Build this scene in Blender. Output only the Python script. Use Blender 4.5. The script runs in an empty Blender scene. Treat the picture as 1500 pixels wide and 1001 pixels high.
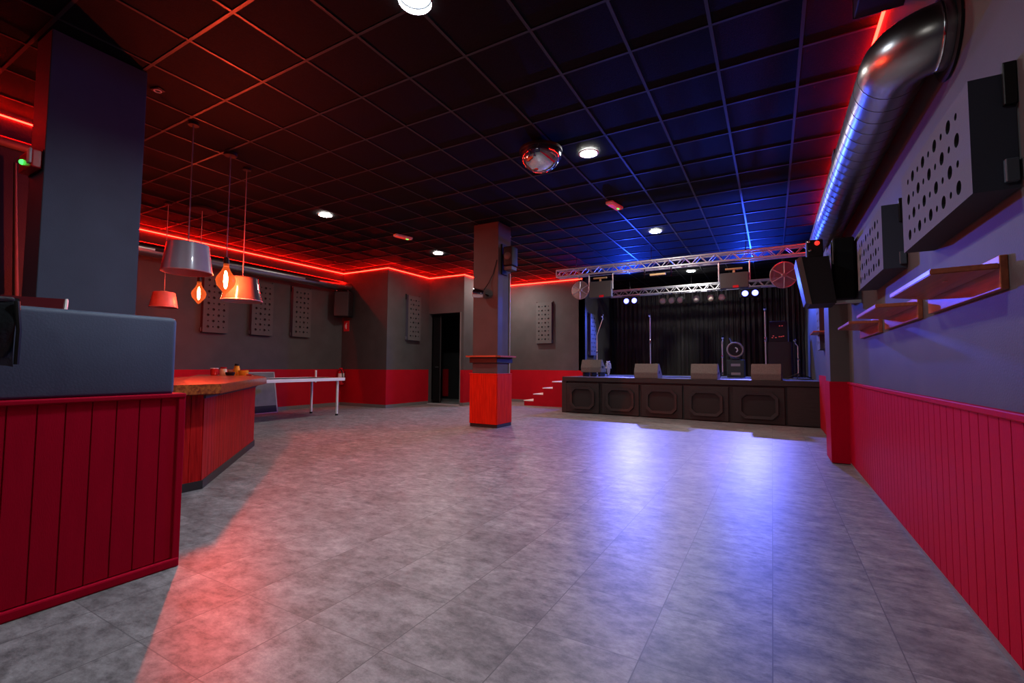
import bpy, bmesh, math, random
from mathutils import Vector, Matrix
random.seed(7)
S = bpy.context.scene
C = S.collection
PI = math.pi
CEIL = 3.618

# ------------------------------------------------------------------ camera
cam = bpy.data.cameras.new('camera')
cam.sensor_width = 36.0
cam.lens = 673.926 / 1500 * 36
cam.clip_start = 0.05
co = bpy.data.objects.new('camera', cam); C.objects.link(co)
def _rot(w):
    w = Vector(w); t = w.length
    return Matrix.Rotation(t, 3, w) if t > 1e-9 else Matrix.Identity(3)
_B = Matrix(((1, 0, 0), (0, 0, -1), (0, 1, 0)))
_R = _rot((0, 0, math.radians(0.35790178))) @ _rot((math.radians(-3.09345977), 0, 0)) @ _rot((0, math.radians(29.49145166), 0)) @ _B
_M = Matrix((_R[0], -_R[1], -_R[2])).transposed().to_4x4()
_M.translation = (0, 0, 1.064)
co.matrix_world = _M
S.camera = co

# ------------------------------------------------------------------ materials
MATS = {}
def mat(name, col, rough=0.5, metal=0.0, emit=None, strength=0.0, noise=0.0, nscale=20.0, bump=0.0, bscale=60.0, stretch=(1, 1, 1), spec=0.5, col2=None, alpha=1.0, coat=0.0):
    if name in MATS: return MATS[name]
    m = bpy.data.materials.new(name); m.use_nodes = True
    nt = m.node_tree; N = nt.nodes; L = nt.links
    p = N['Principled BSDF']
    p.inputs['Base Color'].default_value = (*col, 1)
    p.inputs['Roughness'].default_value = rough
    p.inputs['Metallic'].default_value = metal
    p.inputs['Specular IOR Level'].default_value = spec
    p.inputs['Coat Weight'].default_value = coat
    if emit:
        p.inputs['Emission Color'].default_value = (*emit, 1)
        p.inputs['Emission Strength'].default_value = strength
    if noise or bump:
        tc = N.new('ShaderNodeTexCoord'); mp = N.new('ShaderNodeMapping')
        mp.inputs['Scale'].default_value = stretch
        L.new(tc.outputs['Object'], mp.inputs['Vector'])
    if noise:
        n = N.new('ShaderNodeTexNoise'); n.inputs['Scale'].default_value = nscale; n.inputs['Detail'].default_value = 6
        L.new(mp.outputs[0], n.inputs['Vector'])
        r = N.new('ShaderNodeValToRGB')
        c2 = col2 or tuple(c * (1 - noise) for c in col)
        r.color_ramp.elements[0].position = 0.3; r.color_ramp.elements[1].position = 0.7
        r.color_ramp.elements[0].color = (*c2, 1)
        r.color_ramp.elements[1].color = (*(tuple(min(1, c * (1 + noise)) for c in col) if not col2 else col), 1)
        L.new(n.outputs['Fac'], r.inputs['Fac']); L.new(r.outputs['Color'], p.inputs['Base Color'])
    if bump:
        b = N.new('ShaderNodeTexNoise'); b.inputs['Scale'].default_value = bscale; b.inputs['Detail'].default_value = 4
        L.new(mp.outputs[0], b.inputs['Vector'])
        bn = N.new('ShaderNodeBump'); bn.inputs['Strength'].default_value = bump; bn.inputs['Distance'].default_value = 0.01
        L.new(b.outputs['Fac'], bn.inputs['Height']); L.new(bn.outputs['Normal'], p.inputs['Normal'])
    MATS[name] = m
    return m

def floor_material():
    m = bpy.data.materials.new('vinyl floor tiles'); m.use_nodes = True
    nt = m.node_tree; N = nt.nodes; L = nt.links; p = N['Principled BSDF']
    g = N.new('ShaderNodeNewGeometry'); sx = N.new('ShaderNodeSeparateXYZ'); L.new(g.outputs['Position'], sx.inputs[0])
    def math_(op, a, b=None):
        n = N.new('ShaderNodeMath'); n.operation = op
        for i, v in enumerate((a, b)):
            if v is None: continue
            if isinstance(v, (int, float)): n.inputs[i].default_value = v
            else: L.new(v, n.inputs[i])
        return n.outputs[0]
    T = 0.4245
    u = math_('DIVIDE', math_('SUBTRACT', sx.outputs[0], -0.446), T)
    v = math_('DIVIDE', math_('SUBTRACT', sx.outputs[1], 2.16), T)
    fu = math_('FRACT', math_('ADD', u, 100.0)); fv = math_('FRACT', math_('ADD', v, 100.0))
    du = math_('MINIMUM', fu, math_('SUBTRACT', 1.0, fu)); dv = math_('MINIMUM', fv, math_('SUBTRACT', 1.0, fv))
    line = math_('MAXIMUM', math_('LESS_THAN', du, 0.005), math_('MULTIPLY', math_('LESS_THAN', dv, 0.005), 0.7))
    iu = math_('FLOOR', u); iv = math_('FLOOR', v)
    cv = N.new('ShaderNodeCombineXYZ'); L.new(iu, cv.inputs[0]); L.new(iv, cv.inputs[1])
    wn = N.new('ShaderNodeTexWhiteNoise'); wn.noise_dimensions = '2D'; L.new(cv.outputs[0], wn.inputs['Vector'])
    # offset the pattern per tile
    off = N.new('ShaderNodeVectorMath'); off.operation = 'MULTIPLY_ADD'
    L.new(wn.outputs['Color'], off.inputs[0]); off.inputs[1].default_value = (9, 9, 9); L.new(g.outputs['Position'], off.inputs[2])
    mp = N.new('ShaderNodeMapping'); mp.inputs['Scale'].default_value = (1.0, 1.6, 1.0); L.new(off.outputs[0], mp.inputs['Vector'])
    n1 = N.new('ShaderNodeTexNoise'); n1.inputs['Scale'].default_value = 8.5; n1.inputs['Detail'].default_value = 12; n1.inputs['Roughness'].default_value = 0.8
    L.new(mp.outputs[0], n1.inputs['Vector'])
    r = N.new('ShaderNodeValToRGB')
    r.color_ramp.elements[0].position = 0.36; r.color_ramp.elements[0].color = (0.08, 0.078, 0.077, 1)
    r.color_ramp.elements[1].position = 0.66; r.color_ramp.elements[1].color = (0.31, 0.302, 0.293, 1)
    L.new(n1.outputs['Fac'], r.inputs['Fac'])
    n2 = N.new('ShaderNodeTexNoise'); n2.inputs['Scale'].default_value = 2.2; n2.inputs['Detail'].default_value = 6
    L.new(mp.outputs[0], n2.inputs['Vector'])
    hs = N.new('ShaderNodeHueSaturation'); L.new(r.outputs['Color'], hs.inputs['Color'])
    L.new(math_('ADD', math_('MULTIPLY', n2.outputs['Fac'], 1.3), 0.36), hs.inputs['Value'])
    mx = N.new('ShaderNodeMix'); mx.data_type = 'RGBA'
    L.new(line, mx.inputs[0]); L.new(hs.outputs['Color'], mx.inputs[6]); mx.inputs[7].default_value = (0.085, 0.085, 0.085, 1)
    L.new(mx.outputs[2], p.inputs['Base Color'])
    rr = N.new('ShaderNodeMapRange'); L.new(n1.outputs['Fac'], rr.inputs[0]); rr.inputs[3].default_value = 0.5; rr.inputs[4].default_value = 0.36
    L.new(rr.outputs[0], p.inputs['Roughness'])
    b = N.new('ShaderNodeBump'); b.inputs['Strength'].default_value = 0.12; b.inputs['Distance'].default_value = 0.004
    L.new(math_('SUBTRACT', n1.outputs['Fac'], line), b.inputs['Height']); L.new(b.outputs['Normal'], p.inputs['Normal'])
    p.inputs['Specular IOR Level'].default_value = 0.5
    return m

def wood_material(name, c1, c2, axis=0, rough=0.35, coat=0.3, scale=3.0):
    m = bpy.data.materials.new(name); m.use_nodes = True
    nt = m.node_tree; N = nt.nodes; L = nt.links; p = N['Principled BSDF']
    tc = N.new('ShaderNodeTexCoord'); mp = N.new('ShaderNodeMapping')
    sc = [14.0, 14.0, 14.0]; sc[axis] = 1.0
    mp.inputs['Scale'].default_value = sc; L.new(tc.outputs['Object'], mp.inputs['Vector'])
    n = N.new('ShaderNodeTexNoise'); n.inputs['Scale'].default_value = scale; n.inputs['Detail'].default_value = 8; n.inputs['Distortion'].default_value = 0.6
    L.new(mp.outputs[0], n.inputs['Vector'])
    r = N.new('ShaderNodeValToRGB'); r.color_ramp.elements[0].position = 0.32; r.color_ramp.elements[1].position = 0.68
    r.color_ramp.elements[0].color = (*c1, 1); r.color_ramp.elements[1].color = (*c2, 1)
    L.new(n.outputs['Fac'], r.inputs['Fac']); L.new(r.outputs['Color'], p.inputs['Base Color'])
    p.inputs['Specular IOR Level'].default_value = 0.12 if coat == 0 else 0.5
    p.inputs['Roughness'].default_value = rough; p.inputs['Coat Weight'].default_value = coat; p.inputs['Coat Roughness'].default_value = 0.15
    return m

def glass_material(name, tint, opacity, rough=0.05, emit=None, strength=0.0):
    """a thin tinted shell: clear rays pass, the rest is glossy"""
    m = bpy.data.materials.new(name); m.use_nodes = True
    nt = m.node_tree; N = nt.nodes; L = nt.links; out = N['Material Output']; N.remove(N['Principled BSDF'])
    tr = N.new('ShaderNodeBsdfTransparent'); tr.inputs['Color'].default_value = (*tint, 1)
    pb = N.new('ShaderNodeBsdfPrincipled'); pb.inputs['Base Color'].default_value = (*[c * 0.6 for c in tint], 1)
    pb.inputs['Roughness'].default_value = rough; pb.inputs['Metallic'].default_value = 0.6
    if emit:
        pb.inputs['Emission Color'].default_value = (*emit, 1); pb.inputs['Emission Strength'].default_value = strength
    fr = N.new('ShaderNodeLayerWeight'); fr.inputs['Blend'].default_value = 0.35
    mr = N.new('ShaderNodeMapRange'); L.new(fr.outputs['Facing'], mr.inputs[0]); mr.inputs[3].default_value = opacity; mr.inputs[4].default_value = min(1, opacity + 0.5)
    mx = N.new('ShaderNodeMixShader'); L.new(mr.outputs[0], mx.inputs[0]); L.new(tr.outputs[0], mx.inputs[1]); L.new(pb.outputs[0], mx.inputs[2])
    L.new(mx.outputs[0], out.inputs['Surface'])
    return m

FLOOR = floor_material()
M = dict(
    wall_blue_cast=mat('wall paint with blue light cast', (0.055, 0.075, 0.11), 0.6, spec=0.3, noise=0.12, nscale=3, bump=0.08, bscale=120),  # bluish light on parapet and column put into the paint colour
    wall=mat('charcoal wall paint', (0.07, 0.068, 0.067), 0.6, spec=0.3, noise=0.12, nscale=3, bump=0.08, bscale=120),
    wall_black=mat('black wall paint', (0.018, 0.018, 0.019), 0.6, bump=0.2, bscale=90),
    red=mat('red wall paint', (0.42, 0.006, 0.016), 0.55, spec=0.1, noise=0.06, nscale=4, bump=0.12, bscale=60),
    red_plank=mat('crimson planks', (0.36, 0.001, 0.018), 0.55, spec=0.06, noise=0.05, nscale=6, bump=0.1, bscale=50, stretch=(6, 6, 1)),
    tile=mat('black ceiling tile', (0.0045, 0.0045, 0.005), 0.75, spec=0.1, bump=0.3, bscale=160, noise=0.3, nscale=40),
    tbar=mat('dark satin ceiling rail', (0.018, 0.018, 0.019), 0.42, spec=0.4),
    base=mat('grey baseboard', (0.16, 0.15, 0.145), 0.5),
    black=mat('black plastic', (0.011, 0.011, 0.012), 0.55, bump=0.1, bscale=200, spec=0.25),
    black_metal=mat('black metal', (0.02, 0.02, 0.022), 0.35, metal=0.5),
    blackgloss=mat('black gloss', (0.006, 0.006, 0.007), 0.15),
    panel=mat('grey acoustic panel face', (0.085, 0.082, 0.08), 0.75, bump=0.15, bscale=220),
    panel_side=mat('navy panel side', (0.045, 0.054, 0.085), 0.8, bump=0.15, bscale=220),
    hole=mat('hole lining', (0.022, 0.023, 0.026), 0.9),
    steel=mat('spiral duct steel', (0.38, 0.37, 0.36), 0.3, metal=1.0, bump=0.05, bscale=25),
    alu=mat('truss aluminium', (0.6, 0.6, 0.62), 0.38, metal=0.45),
    chrome=mat('chrome', (0.8, 0.8, 0.8), 0.06, metal=1.0),
    mirror=mat('mirrored dome', (0.86, 0.86, 0.88), 0.07, metal=1.0, bump=0.06, bscale=12),
    white=mat('white enamel', (0.85, 0.83, 0.8), 0.4),
    white_plastic=mat('white plastic', (0.7, 0.7, 0.68), 0.5),
    grey=mat('grey board', (0.12, 0.125, 0.1), 0.5, noise=0.15, nscale=5),
    dark_grey=mat('dark grey plastic', (0.05, 0.05, 0.052), 0.5),
    stagewood=mat('black stained stage board', (0.014, 0.012, 0.0115), 0.55, noise=0.4, nscale=5, stretch=(1, 1, 8), bump=0.2, bscale=30),
    deck=mat('dark stage deck', (0.14, 0.14, 0.15), 0.3, noise=0.3, nscale=8),
    curtain=mat('black stage curtain', (0.06, 0.054, 0.052), 0.85, bump=0.2, bscale=300),
    carpet=mat('black speaker carpet', (0.13, 0.123, 0.11), 0.85, bump=0.5, bscale=260, noise=0.2, nscale=60),
    leather=mat('black leather', (0.012, 0.016, 0.02), 0.35, bump=0.3, bscale=40),
    extred=mat('extinguisher red', (0.6, 0.01, 0.02), 0.25),
    shade_white=mat('milky lamp shade', (0.42, 0.4, 0.47), 0.3, noise=0.1, nscale=3, coat=0.4),
    shade_in=mat('pink shade lining', (0.7, 0.35, 0.35), 0.5),
    shade_red_lit=mat('red lit lamp shade', (0.55, 0.22, 0.2), 0.4, noise=0.15, nscale=6),  # red light falling on the far shade is put into its colour
    cord=mat('lamp cord', (0.25, 0.2, 0.2), 0.5),
    amber=mat('amber glass', (0.9, 0.42, 0.03), 0.12, emit=(1, 0.4, 0.03), strength=0.0),
    red_glass=mat('red glass', (0.5, 0.03, 0.03), 0.12),
    cream=mat('cream glaze', (0.8, 0.66, 0.35), 0.25),
    green_amp=mat('dark green amp', (0.01, 0.03, 0.025), 0.6),
    lamp_white=mat('downlight diffuser', (0.9, 0.9, 0.9), 0.5, emit=(1.0, 0.98, 0.93), strength=330),
    lamp_far=mat('bright downlight diffuser', (0.9, 0.9, 0.9), 0.5, emit=(1.0, 0.97, 0.92), strength=480),
    lamp_cool=mat('cool floodlight diffuser', (0.9, 0.9, 0.9), 0.5, emit=(0.78, 0.89, 1.0), strength=930),
    led=mat('red led strip', (0.9, 0.1, 0.05), 0.5, emit=(1.0, 0.0042, 0.002), strength=110),
    led_chip=mat('red led chips', (0.9, 0.2, 0.1), 0.5, emit=(1.0, 0.16, 0.05), strength=8),
    filament=mat('glowing filament', (1, 0.5, 0.2), 0.5, emit=(1.0, 0.07, 0.028), strength=4800),
    filament_far=mat('dimmer glowing filament', (1, 0.5, 0.2), 0.5, emit=(1.0, 0.075, 0.028), strength=1100),
    blue_lens=mat('blue lit lens', (0.5, 0.5, 1), 0.3, emit=(0.1, 0.12, 1.0), strength=9),
    lens=mat('dull lamp lens', (0.55, 0.52, 0.4), 0.2, noise=0.2, nscale=30),
    green_led=mat('green pilot light', (0.1, 0.9, 0.2), 0.4, emit=(0.05, 1.0, 0.1), strength=3),
    red_led=mat('red pilot light', (0.9, 0.05, 0.03), 0.4, emit=(1.0, 0.03, 0.02), strength=1.5),
    cyan_led=mat('blue pilot light', (0.3, 0.6, 0.9), 0.4, emit=(0.4, 0.7, 1.0), strength=3),
    plinth=mat('black kickboard', (0.015, 0.014, 0.014), 0.5),
    amberpaint=mat('tan tube', (0.5, 0.33, 0.15), 0.5),
)
M['bartop'] = wood_material('varnished bar wood', (0.12, 0.018, 0.006), (0.4, 0.12, 0.022), axis=0, rough=0.28, coat=0.6)
M['barside'] = wood_material('red stained planks', (0.26, 0.003, 0.003), (0.52, 0.012, 0.01), axis=2, rough=0.5, coat=0.0)
M['shelfwood'] = wood_material('reddish shelf wood', (0.3, 0.07, 0.035), (0.48, 0.13, 0.06), axis=1, coat=0.15)
M['redwood'] = wood_material('bright red stained wood', (0.5, 0.010, 0.002), (0.72, 0.025, 0.005), axis=2, rough=0.55, coat=0.0)
M['ledge'] = wood_material('ledge wood', (0.3, 0.06, 0.03), (0.5, 0.12, 0.05), axis=0)
M['smoky'] = glass_material('smoky glass', (0.5, 0.48, 0.4), 0.5, 0.1)
def bulb_material():
    m = bpy.data.materials.new('orange bulb glass'); m.use_nodes = True
    nt = m.node_tree; N = nt.nodes; L = nt.links; out = N['Material Output']; N.remove(N['Principled BSDF'])
    tr = N.new('ShaderNodeBsdfTransparent'); tr.inputs['Color'].default_value = (1.0, 0.8, 0.62, 1)
    em = N.new('ShaderNodeEmission'); em.inputs['Color'].default_value = (1.0, 0.13, 0.025, 1); em.inputs['Strength'].default_value = 1.15
    gl = N.new('ShaderNodeBsdfGlossy'); gl.inputs['Roughness'].default_value = 0.05
    lw = N.new('ShaderNodeLayerWeight'); lw.inputs['Blend'].default_value = 0.4
    mr = N.new('ShaderNodeMapRange'); L.new(lw.outputs['Facing'], mr.inputs[0]); mr.inputs[3].default_value = 0.35; mr.inputs[4].default_value = 0.75
    m1 = N.new('ShaderNodeMixShader'); L.new(mr.outputs[0], m1.inputs[0]); L.new(tr.outputs[0], m1.inputs[1]); L.new(em.outputs[0], m1.inputs[2])
    m2 = N.new('ShaderNodeMixShader'); m2.inputs[0].default_value = 0.04; L.new(m1.outputs[0], m2.inputs[1]); L.new(gl.outputs[0], m2.inputs[2])
    L.new(m2.outputs[0], out.inputs['Surface'])
    return m
M['bulbglass'] = bulb_material()
M['wire'] = mat('copper wire guard', (0.55, 0.4, 0.36), 0.35, metal=0.8)
M['clear'] = glass_material('clear rose disc', (0.95, 0.72, 0.68), 0.5, 0.3)

# ------------------------------------------------------------------ mesh helpers
class MB:
    def __init__(s): s.bm = bmesh.new()
    def box(s, lo, hi, mtx=None):
        v = [s.bm.verts.new((x, y, z)) for x in (lo[0], hi[0]) for y in (lo[1], hi[1]) for z in (lo[2], hi[2])]
        for f in ((0, 1, 3, 2), (4, 6, 7, 5), (0, 4, 5, 1), (2, 3, 7, 6), (0, 2, 6, 4), (1, 5, 7, 3)):
            s.bm.faces.new([v[i] for i in f])
        if mtx is not None:
            for q in v: q.co = mtx @ q.co
        return s
    def rbox(s, lo, hi, r=0.01, seg=2, mtx=None):
        b = bmesh.new(); t = MB.__new__(MB); t.bm = b; t.box(lo, hi)
        bmesh.ops.bevel(b, geom=b.edges[:] + b.verts[:], offset=r, segments=seg, affect='EDGES', profile=0.5)
        return s.add(b, mtx)
    def add(s, b, mtx=None):
        if mtx is not None: b.transform(mtx)
        me = bpy.data.meshes.new('tmp'); b.to_mesh(me); b.free(); s.bm.from_mesh(me); bpy.data.meshes.remove(me)
        return s
    def prism(s, poly, lo, hi, axis=2):
        """poly in the two other axes (cyclic order), extruded along axis"""
        def P(a, b, c):
            return {2: (a, b, c), 0: (c, a, b), 1: (a, c, b)}[axis]
        A = [s.bm.verts.new(P(a, b, lo)) for a, b in poly]; B = [s.bm.verts.new(P(a, b, hi)) for a, b in poly]
        s.bm.faces.new(A[::-1]); s.bm.faces.new(B)
        n = len(poly)
        for i in range(n): s.bm.faces.new((A[i], A[(i + 1) % n], B[(i + 1) % n], B[i]))
        return s
    def tube(s, pts, r, n=10, cap=True):
        pts = [Vector(p) for p in pts]; rings = []
        rr = r if isinstance(r, (list, tuple)) else [r] * len(pts)
        prev = None
        for i, p in enumerate(pts):
            d = (pts[min(i + 1, len(pts) - 1)] - pts[max(i - 1, 0)])
            d.normalize()
            if prev is None:
                a = d.orthogonal().normalized()
            else:
                a = (prev - d * prev.dot(d)).normalized()
            prev = a
            b = d.cross(a)
            rings.append([s.bm.verts.new(p + (a * math.cos(2 * PI * k / n) + b * math.sin(2 * PI * k / n)) * rr[i]) for k in range(n)])
        for A, B in zip(rings, rings[1:]):
            for k in range(n): s.bm.faces.new((A[k], A[(k + 1) % n], B[(k + 1) % n], B[k]))
        if cap:
            s.bm.faces.new(rings[0][::-1]); s.bm.faces.new(rings[-1])
        return s
    def lathe(s, prof, n=24, mtx=None, capb=False, capt=False):
        rings = []
        for r, z in prof:
            rings.append([s.bm.verts.new((r * math.cos(2 * PI * k / n), r * math.sin(2 * PI * k / n), z)) for k in range(n)])
        for A, B in zip(rings, rings[1:]):
            for k in range(n): s.bm.faces.new((A[k], A[(k + 1) % n], B[(k + 1) % n], B[k]))
        if capb: s.bm.faces.new(rings[0][::-1])
        if capt: s.bm.faces.new(rings[-1])
        if mtx is not None:
            for R_ in rings:
                for v in R_: v.co = mtx @ v.co
        return s
    def torus(s, R_, r, n=28, m=8, mtx=None):
        pts = []
        for i in range(n):
            a = 2 * PI * i / n
            pts.append([s.bm.verts.new(((R_ + r * math.cos(2 * PI * j / m)) * math.cos(a), (R_ + r * math.cos(2 * PI * j / m)) * math.sin(a), r * math.sin(2 * PI * j / m))) for j in range(m)])
        for i in range(n):
            for j in range(m):
                s.bm.faces.new((pts[i][j], pts[(i + 1) % n][j], pts[(i + 1) % n][(j + 1) % m], pts[i][(j + 1) % m]))
        if mtx is not None:
            for R2 in pts:
                for v in R2: v.co = mtx @ v.co
        return s
    def sphere(s, c, r, mtx=None, u=16, v=10):
        b = bmesh.new(); bmesh.ops.create_uvsphere(b, u_segments=u, v_segments=v, radius=1)
        sc = r if isinstance(r, (tuple, list)) else (r, r, r)
        b.transform(Matrix.Translation(c) @ (mtx or Matrix.Identity(4)) @ Matrix.Diagonal((*sc, 1)))
        return s.add(b)
    def build(s, name, m, parent=None, smooth=False, loc=None):
        bmesh.ops.recalc_face_normals(s.bm, faces=s.bm.faces[:])
        me = bpy.data.meshes.new(name); s.bm.to_mesh(me); s.bm.free()
        me.materials.append(m)
        o = bpy.data.objects.new(name, me); C.objects.link(o)
        if smooth:
            for p in me.polygons: p.use_smooth = True
            me.set_sharp_from_angle(angle=math.radians(42))
        if parent is not None: o.parent = parent
        if loc is not None: o.location = loc
        return o
def tag(o, label=None, cat=None, group=None, kind=None):
    if label: o['label'] = label
    if cat: o['category'] = cat
    if group: o['group'] = group
    if kind: o['kind'] = kind
    return o
def thing(name, label, cat, loc=(0, 0, 0), rz=0.0, group=None, rot=None):
    o = bpy.data.objects.new(name, None); C.objects.link(o)
    o.empty_display_size = 0.1
    o.location = loc; o.rotation_euler = rot or (0, 0, rz)
    return tag(o, label, cat, group)
def struct(mb, name, m, smooth=False):
    return tag(mb.build(name, m, smooth=smooth), kind='structure')
def dup(root, loc, rot, label, group=None, name=None):
    r = root.copy(); C.objects.link(r)
    r.location = loc; r.rotation_euler = rot
    r['label'] = label
    if group: r['group'] = group
    for ch in list(root.children):
        c = ch.copy(); C.objects.link(c); c.parent = r
        for g in list(ch.children):
            d = g.copy(); C.objects.link(d); d.parent = c
    return r
def RX(a): return Matrix.Rotation(a, 4, 'X')
def RY(a): return Matrix.Rotation(a, 4, 'Y')
def RZ(a): return Matrix.Rotation(a, 4, 'Z')
def T(*v): return Matrix.Translation(v)

# ------------------------------------------------------------------ shell
XR, XL = 0.75, -10.1
WT = 0.96          # top of the red dado on the far walls
struct(MB().box((XL - .3, -3.3, -0.12), (XR + .3, 15.2, 0)), 'floor', FLOOR)
struct(MB().box((XL - .3, -3.3, CEIL + .004), (XR + .3, 15.2, CEIL + .12)), 'ceiling', M['tile'])
g = MB()
x = -0.35 - 0.6 * 17
while x < XR:
    if x > XL: g.box((x - .012, -3, CEIL - .004), (x + .012, 14.8, CEIL + .006))
    x += 0.6
y = 2.99 - 0.6035 * 9
while y < 14.8:
    if y > -3: g.box((XL, y - .0115, CEIL - .0035), (XR, y + .0115, CEIL + .006))
    y += 0.6035
struct(g, 'trim_1', M['tbar'])

def wall(name, lo, hi, m='wall'): struct(MB().box(lo, hi), name, M[m])
TH = 0.14
wall('wall_right', (XR, -3.1, 0), (XR + TH, 14.9, CEIL + .05))
wall('wall_left', (XL - TH, 1.6, 0), (XL, 8.6, CEIL + .05))
wall('wall_bar', (-6.86, -3.1, 0), (-6.72, 1.75, CEIL + .05), 'wall_black')
wall('wall_bar_return', (XL, 1.61, 0), (-6.72, 1.75, CEIL + .05), 'wall_black')
wall('wall_corner', (XL - TH, 8.53, 0), (-8.46, 8.53 + TH, CEIL + .05))
wall('wall_alcove', (-8.45 - TH, 8.531, 0), (-8.45, 10.3, CEIL + .05))
g = MB().box((-8.449, 10.15, 2.53), (-7.241, 10.285, CEIL + .04)).box((-7.33, 10.15, 0), (-7.241, 10.285, 2.53))
struct(g, 'wall_doorway', M['wall'])
wall('wall_rear_return', (-7.24 - .09, 10.16, 0), (-7.24, 12.34, CEIL + .05))
wall('wall_rear', (-7.24, 12.2, 0), (-4.6, 12.34, CEIL + .05))
wall('wall_stage_side', (-4.74, 12.2, 0), (-4.6, 14.9, CEIL + .05))
wall('wall_stage', (-4.74, 14.8, 0), (XR + TH, 14.94, CEIL + .05), 'wall_black')
wall('wall_front', (XL - TH, -3.14, 0), (XR + TH, -3.0, CEIL + .05), 'wall_black')
# the dark corridor behind the doorway
g = MB().box((-9.6, 10.29, 0), (-9.5, 12.2, 2.7)).box((-9.6, 12.1, 0), (-7.38, 12.2, 2.7)).box((-9.6, 10.29, 2.6), (-7.38, 12.2, 2.7))
struct(g, 'wall_corridor', M['wall_black'])
struct(MB().box((-9.43, 12.06, 0.08), (-9.22, 12.1, WT)), 'trim_2', M['red'])
# door leaf ajar inside the doorway
d = MB().rbox((0, -.02, 0.01), (0.24, .02, 2.5), .006).build('door_1', mat('matt black door', (0.004, 0.004, 0.0045), 0.8, spec=0.1)); d.location = (-8.42, 10.33, 0); d.rotation_euler = (0, 0, math.radians(6)); tag(d, kind='structure')
h = MB().tube([(0, 0, 0), (0, -.05, 0), (.1, -.05, 0)], .009, 8).build('door_handle', M['chrome'], d); h.location = (.12, -.02, 1.03)
e_ = MB().box((.24, -.021, .01), (.245, .021, 2.5)).build('door_edge', M['dark_grey'], d)
struct(MB().box((-8.45, 10.1, 0), (-7.33, 10.3, .02)), 'trim_3', M['alu'])
struct(MB().box((-7.33, 10.14, 0), (-7.318, 10.3, 2.53)).box((-7.36, 10.14, 0), (-7.33, 10.146, 2.53)), 'trim_4', M['base'])

# red dado on the far walls
def dado(name, lo, hi, m='red'): struct(MB().box(lo, hi), name, M[m])
dado('trim_5', (XL, 1.75, .08), (XL + .012, 8.53, WT))
dado('trim_6', (XL + .012, 8.518, .08), (-8.45, 8.53, WT))
dado('trim_7', (-8.45, 8.518, .08), (-8.438, 10.15, WT))
dado('trim_8', (-7.33, 10.138, .08), (-7.228, 10.15, WT))
dado('trim_9', (-7.24, 10.15, .08), (-7.228, 12.2, WT))
dado('trim_10', (-7.228, 12.188, .08), (-4.6, 12.2, WT))
# baseboards
struct(MB().box((XL, 1.75, 0), (XL + .015, 8.53, .08)), 'baseboard_left', M['base'])
struct(MB().box((XL + .015, 8.515, 0), (-8.435, 8.53, .08)), 'baseboard_corner', M['base'])
struct(MB().box((-8.45, 8.53, 0), (-8.435, 10.15, .08)), 'baseboard_alcove', M['base'])
struct(MB().box((-7.33, 10.135, 0), (-7.225, 10.15, .08)).box((-7.24, 10.15, 0), (-7.225, 12.2, .08)), 'baseboard_return', M['base'])
struct(MB().box((-7.225, 12.185, 0), (-4.6, 12.2, .08)), 'baseboard_rear', M['base'])

def planks(length, z0, z1, step=0.1, th=0.014, groove=0.007, seed=0):
    """tongue-and-groove boards along local +x, face toward local -y (y from -th to 0)"""
    poly = [(0, 0)]; x = 0.0
    pts = [(0, -th)]
    n = max(1, round(length / step)); st = length / n
    for i in range(1, n):
        xx = i * st
        pts += [(xx - groove * .5, -th), (xx - groove * .2, -th + groove), (xx + groove * .2, -th + groove), (xx + groove * .5, -th)]
    pts += [(length, -th), (length, 0)]
    return poly + pts, z0, z1
def plank_obj(mb, length, z0, z1, mtx, **k):
    poly, a, b = planks(length, z0, z1, **k)
    t = MB(); t.prism(poly, a, b); bb = t.bm
    # the front is many quads; caps are n-gons, fine
    return mb.add(bb, mtx)

# right wall boarding: face toward -X. local x -> world -Y..., local -y -> world -X
g = MB()
plank_obj(g, 9.33, 0.02, .885, T(XR, 6.33, 0) @ RZ(-PI / 2))
wr = struct(g, 'trim_11', M['red_plank'])
struct(MB().rbox((XR - .028, -3.0, .885), (XR, 6.33, .915), .006), 'trim_12', M['red_plank'])
struct(MB().box((XR - .02, -3.0, 0), (XR, 6.33, .02)), 'baseboard_right', M['base'])
# pilaster
struct(MB().box((0.57, 6.33, 0), (XR, 6.83, 2.46)), 'wall_pilaster', M['wall'])
struct(MB().box((0.558, 6.318, .01), (XR, 6.842, .915)), 'trim_13', M['red_plank'])
struct(MB().box((0.72, 6.842, .01), (XR, 9.86, .94)), 'trim_14', M['red'])

# ------------------------------------------------------------------ counter half wall
t = thing('counter_parapet', 'red boarded half wall with dark grey rounded upper section in front of the column', 'counter', (-2.9, 0, 0))
L0, L1 = -2.6, 1.31
g = MB(); plank_obj(g, L1 - L0 - .02, 0.05, .885, T(.116, L0, 0) @ RZ(PI / 2), step=.0935, groove=.006)
g.build('boarding', M['red_plank'], t)
MB().rbox((.09, L1 - .035, 0.0), (.138, L1, .9), .004).build('corner_strip', M['red_plank'], t)
MB().rbox((.1, L0, 0.0), (.146, L1 - .004, .045), .008).build('skirting', M['red_plank'], t)
MB().rbox((-.12, L0, .885), (.142, L1, .909), .006).build('cap_rail', M['red_plank'], t)
MB().box((-.1, L0, 0), (.116, L1 - .012, .886)).build('core', M['wall_black'], t)
MB().rbox((-.1, L0, .9), (.118, L1 - .045, 1.312), .025, 4).build('upper_wall', M['wall_blue_cast'], t, smooth=True)
MB().rbox((-.75, L0, .96), (-.1, .9, 1.0), .006).box((-.7, L0, 0), (-.1, .86, .96)).build('inner_worktop', M['black'], t)

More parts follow.
